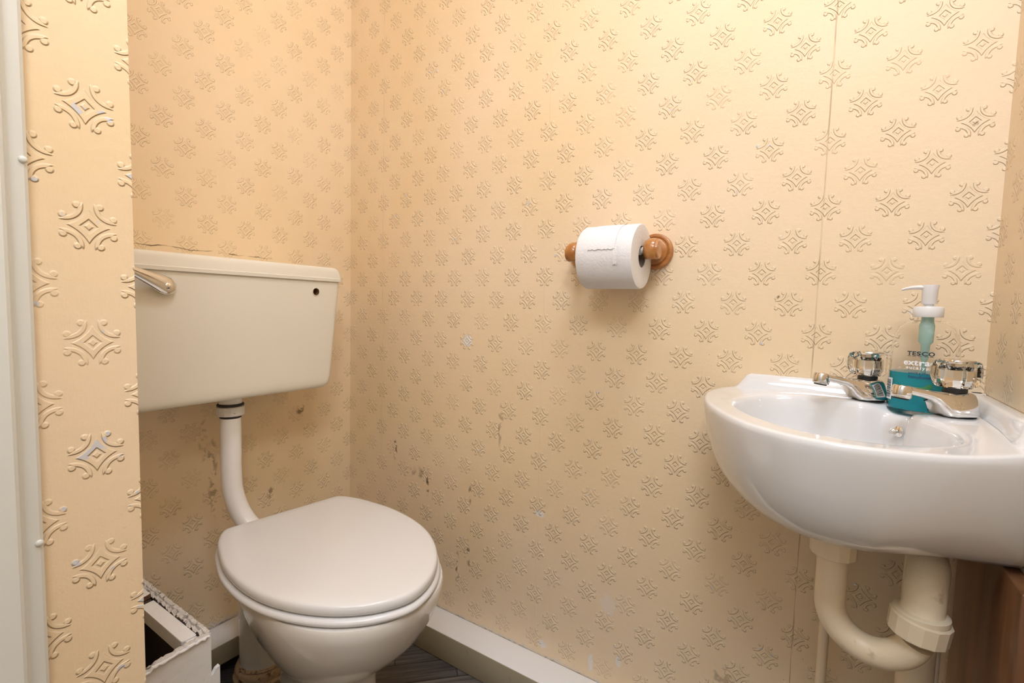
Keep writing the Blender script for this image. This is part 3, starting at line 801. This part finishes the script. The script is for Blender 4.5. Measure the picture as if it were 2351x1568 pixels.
text('use_print', 'antibacterial', .0044, .0590, XO + .002, INKB, .0001, 1.1)
text('product_print', 'handwash', .0054, .0535, XO + .002, INKB, .0003, 1.1)
# barcode label on the left flank
b_ = bmesh.new()
def quad(x0, x1, y0, y1):
    nx = max(2, int((x1 - x0) / .001) + 1)
    V = [[b_.verts.new((x0 + (x1 - x0) * i / nx, y, 0)) for i in range(nx + 1)] for y in (y0, y1)]
    for i in range(nx): b_.faces.new((V[0][i], V[0][i + 1], V[1][i + 1], V[1][i]))
quad(-.0520, -.0320, .019, .050)
me_ = bpy.data.meshes.new('barcode_label'); b_.to_mesh(me_); b_.free(); wrap(me_, 0, 1.0, .0003); me_.materials.append(INKW); lab = bpy.data.objects.new('barcode_label', me_); COL.objects.link(lab); lab.parent = bt
b_ = bmesh.new(); y = .022
while y < .047:
    h_ = random.choice((.0006, .0009, .0014)); quad(-.0500, -.0345, y, y + h_); y += h_ + random.choice((.0005, .0008, .0012))
me_ = bpy.data.meshes.new('bars'); b_.to_mesh(me_); b_.free(); wrap(me_, 0, 1.0, .0006); me_.materials.append(INKD); o = bpy.data.objects.new('bars', me_); COL.objects.link(o); o.parent = lab
for zz in (.0610, .0800, .0830, .0860):   # small white print lines above the barcode
    b_ = bmesh.new(); quad(-.0480, -.0400 if zz > .06 else -.0425, zz, zz + (.0009 if zz > .06 else .004))
    me_ = bpy.data.meshes.new('small_print'); b_.to_mesh(me_); b_.free(); wrap(me_, 0, 1.0, .0003); me_.materials.append(INKW); o = bpy.data.objects.new('small_print', me_); COL.objects.link(o); o.parent = bt
# eucalyptus leaves printed near the bottom
for cx, cz, sz, an in ((-.002, .0380, .0085, .3), (.007, .0400, .0085, .9), (.013, .0360, .0075, -.2), (.001, .0335, .007, -.4)):
    b_ = bmesh.new(); ring = []
    for k in range(20):
        a = 2 * PI * k / 20; lx, ly = sz * math.cos(a), sz * .42 * math.sin(a) * (1 - .3 * math.cos(a))
        ring.append(b_.verts.new((XO + cx + lx * math.cos(an) - ly * math.sin(an), cz + lx * math.sin(an) + ly * math.cos(an), 0)))
    c_ = b_.verts.new((XO + cx, cz, 0))
    for k in range(20): b_.faces.new((ring[k], ring[(k + 1) % 20], c_))
    me_ = bpy.data.meshes.new('leaf_print'); b_.to_mesh(me_); b_.free(); wrap(me_, 0, 1.0, .0005 + .0001 * an); me_.materials.append(GREENL); o = bpy.data.objects.new('leaf_print', me_); COL.objects.link(o); o.parent = bt

# ------------------------------------------------------------------ pipework under the basin
W0 = Vector((XC - .001 - WC[0], -.001 - WC[1], 0))
TP = Vector((1.334, -.2100, 0))
trap = thing('waste_trap', 'cream painted plastic waste trap with ribbed nuts under the basin', 'trap', (W0.x, W0.y, .45))
def rel(v): return Vector(v) - Vector((W0.x, W0.y, .45))
def nut(c, axis, r, h, n=14, flange=.0):
    t = bmesh.new(); lathe(t, [(r * .93, -h / 2), (r, -h / 2 + .002), (r * 1.02, h / 2 - .002), (r * .9, h / 2)], n=n)
    b_ = bmesh.new(); rot_to(t, Matrix.Translation(rel(c)) @ Vector(axis).to_track_quat('Z', 'Y').to_matrix().to_4x4(), b_); return b_
mesh_obj('top_nut', nut((W0.x, W0.y, .5835), (0, 0, 1), .0275, .026), TRAPM, trap, angle=15)
dxy = Vector((TP.x - W0.x, TP.y - W0.y, 0)); half_d = dxy.length / 2; dn = dxy.normalized()
zc = .508
path = [Vector((W0.x, W0.y, .582)), Vector((W0.x, W0.y, .55))]
for k in range(25):
    a = PI - (PI - .28) * k / 24
    path.append(Vector((W0.x, W0.y, zc)) + dn * half_d + dn * half_d * math.cos(a) * 1.0 + Vector((0, 0, -half_d * 1.02 * math.sin(a))))
bm = bmesh.new(); tube(bm, [rel(p) for p in path], .0182, 28); mesh_obj('u_bend', bm, TRAPM, trap)
end = path[-1]
mesh_obj('side_nut', nut((TP.x, TP.y, .5175), (.10, 0, 1), .0305, .027), TRAPM, trap, angle=15)
bm = bmesh.new()
tp = [rel(p) for p in smooth_path([(TP.x, TP.y, .515), (TP.x + .001, TP.y, .525), (TP.x + .003, TP.y + .002, .548), (TP.x + .004, TP.y + .006, .566), (TP.x + .008, TP.y + .025, .583), (TP.x + .010, TP.y + .055, .578), (TP.x + .012, TP.y + .075, .545), (TP.x + .012, TP.y + .078, .48)], 6)]
rad = [.0255 if i < 6 else max(.0215, .0255 - .0010 * (i - 6)) for i in range(len(tp))]
tube(bm, tp, rad, 28); mesh_obj('outlet_elbow', bm, TRAPM, trap)
bm = bmesh.new(); t = bmesh.new(); lathe(t, [(.0255, -.004), (.0282, -.003), (.0282, .003), (.0255, .005)], n=32)
rot_to(t, Matrix.Translation(rel((TP.x + .001, TP.y, .5325))), bm); mesh_obj('collar', bm, TRAPM, trap)
wp = thing('waste_pipe', 'wide cream waste pipe dropping to the floor below the trap', 'pipe', (TP.x + .012, TP.y + .078, 0))
bm = bmesh.new(); tube(bm, [(0, 0, 0), (0, 0, .48)], .0205, 28); mesh_obj('pipe', bm, TRAPM, wp)

def supply(name, label, x, y, ztop):
    o = thing(name, label, 'pipe', (x, y, 0))
    bm = bmesh.new(); tube(bm, [(0, 0, 0), (0, 0, ztop - .03), (0, 0, ztop)], .0075, 16); mesh_obj('pipe', bm, TRAPM, o)
    bm = bmesh.new(); lathe(bm, [(.0105, ztop - .024), (.0115, ztop - .022), (.0115, ztop - .002), (.0105, ztop)], n=6); mesh_obj('tap_connector', bm, painted('dull_brass', (.30, .23, .12), .4), o, angle=20)
supply('supply_pipe', 'thin cream supply pipe against the back wall, left of the waste trap', 1.2430, -.0500, .612)
supply('supply_pipe', 'thin cream supply pipe right of the trap, beside the stained board', 1.3720, -.0850, .640)

# stained board on the right wall below the basin
bm = bmesh.new(); add_box(bm, XC - .016, XC - .001, -.283, -.022, 0, .617, .0015, 2)
tag(mesh_obj('wooden_board', bm, BOARDW, None, angle=50), 'dark stained wooden board on the right wall below the basin', 'board')

# ------------------------------------------------------------------ light
def area(name, loc, size, power, col, target=(0, 0, -1), shape='DISK'):
    l = bpy.data.lights.new(name, 'AREA'); l.shape = shape; l.size = size; l.energy = power; l.color = col
    o = bpy.data.objects.new(name, l); COL.objects.link(o); o.location = loc
    o.rotation_euler = Vector(target).to_track_quat('-Z', 'Y').to_euler(); return o
area('ceiling_lamp', (1.15, -.58, 2.42), .36, 4.2, (.91, 1.0, 1.18))
def point_fill(name, loc, r, power, col):
    l = bpy.data.lights.new(name, 'POINT'); l.shadow_soft_size = r; l.energy = power; l.color = col
    o = bpy.data.objects.new(name, l); COL.objects.link(o); o.location = loc; return o
area('hall_fill', (1.05, -1.75, ZC - .04), .5, 4.0, (.92, 1.0, 1.14))  # added unseen soft fill in the hall, evens out the wall brightness
point_fill('doorway_fill', (1.32, -1.14, 1.78), .14, 9.5, (.92, 1.0, 1.14))  # added unseen point fill near the doorway, brightens toilet, boxing and pipes
w = bpy.data.worlds.new('world'); w.use_nodes = True; w.node_tree.nodes['Background'].inputs[0].default_value = (.9, .9, 1, 1); w.node_tree.nodes['Background'].inputs[1].default_value = .05
SC.world = w

SC.view_settings.view_transform = 'Standard'; SC.view_settings.look = 'None'; SC.view_settings.gamma = 1.0; SC.view_settings.exposure = 0.90
SC.view_settings.use_curve_mapping = False
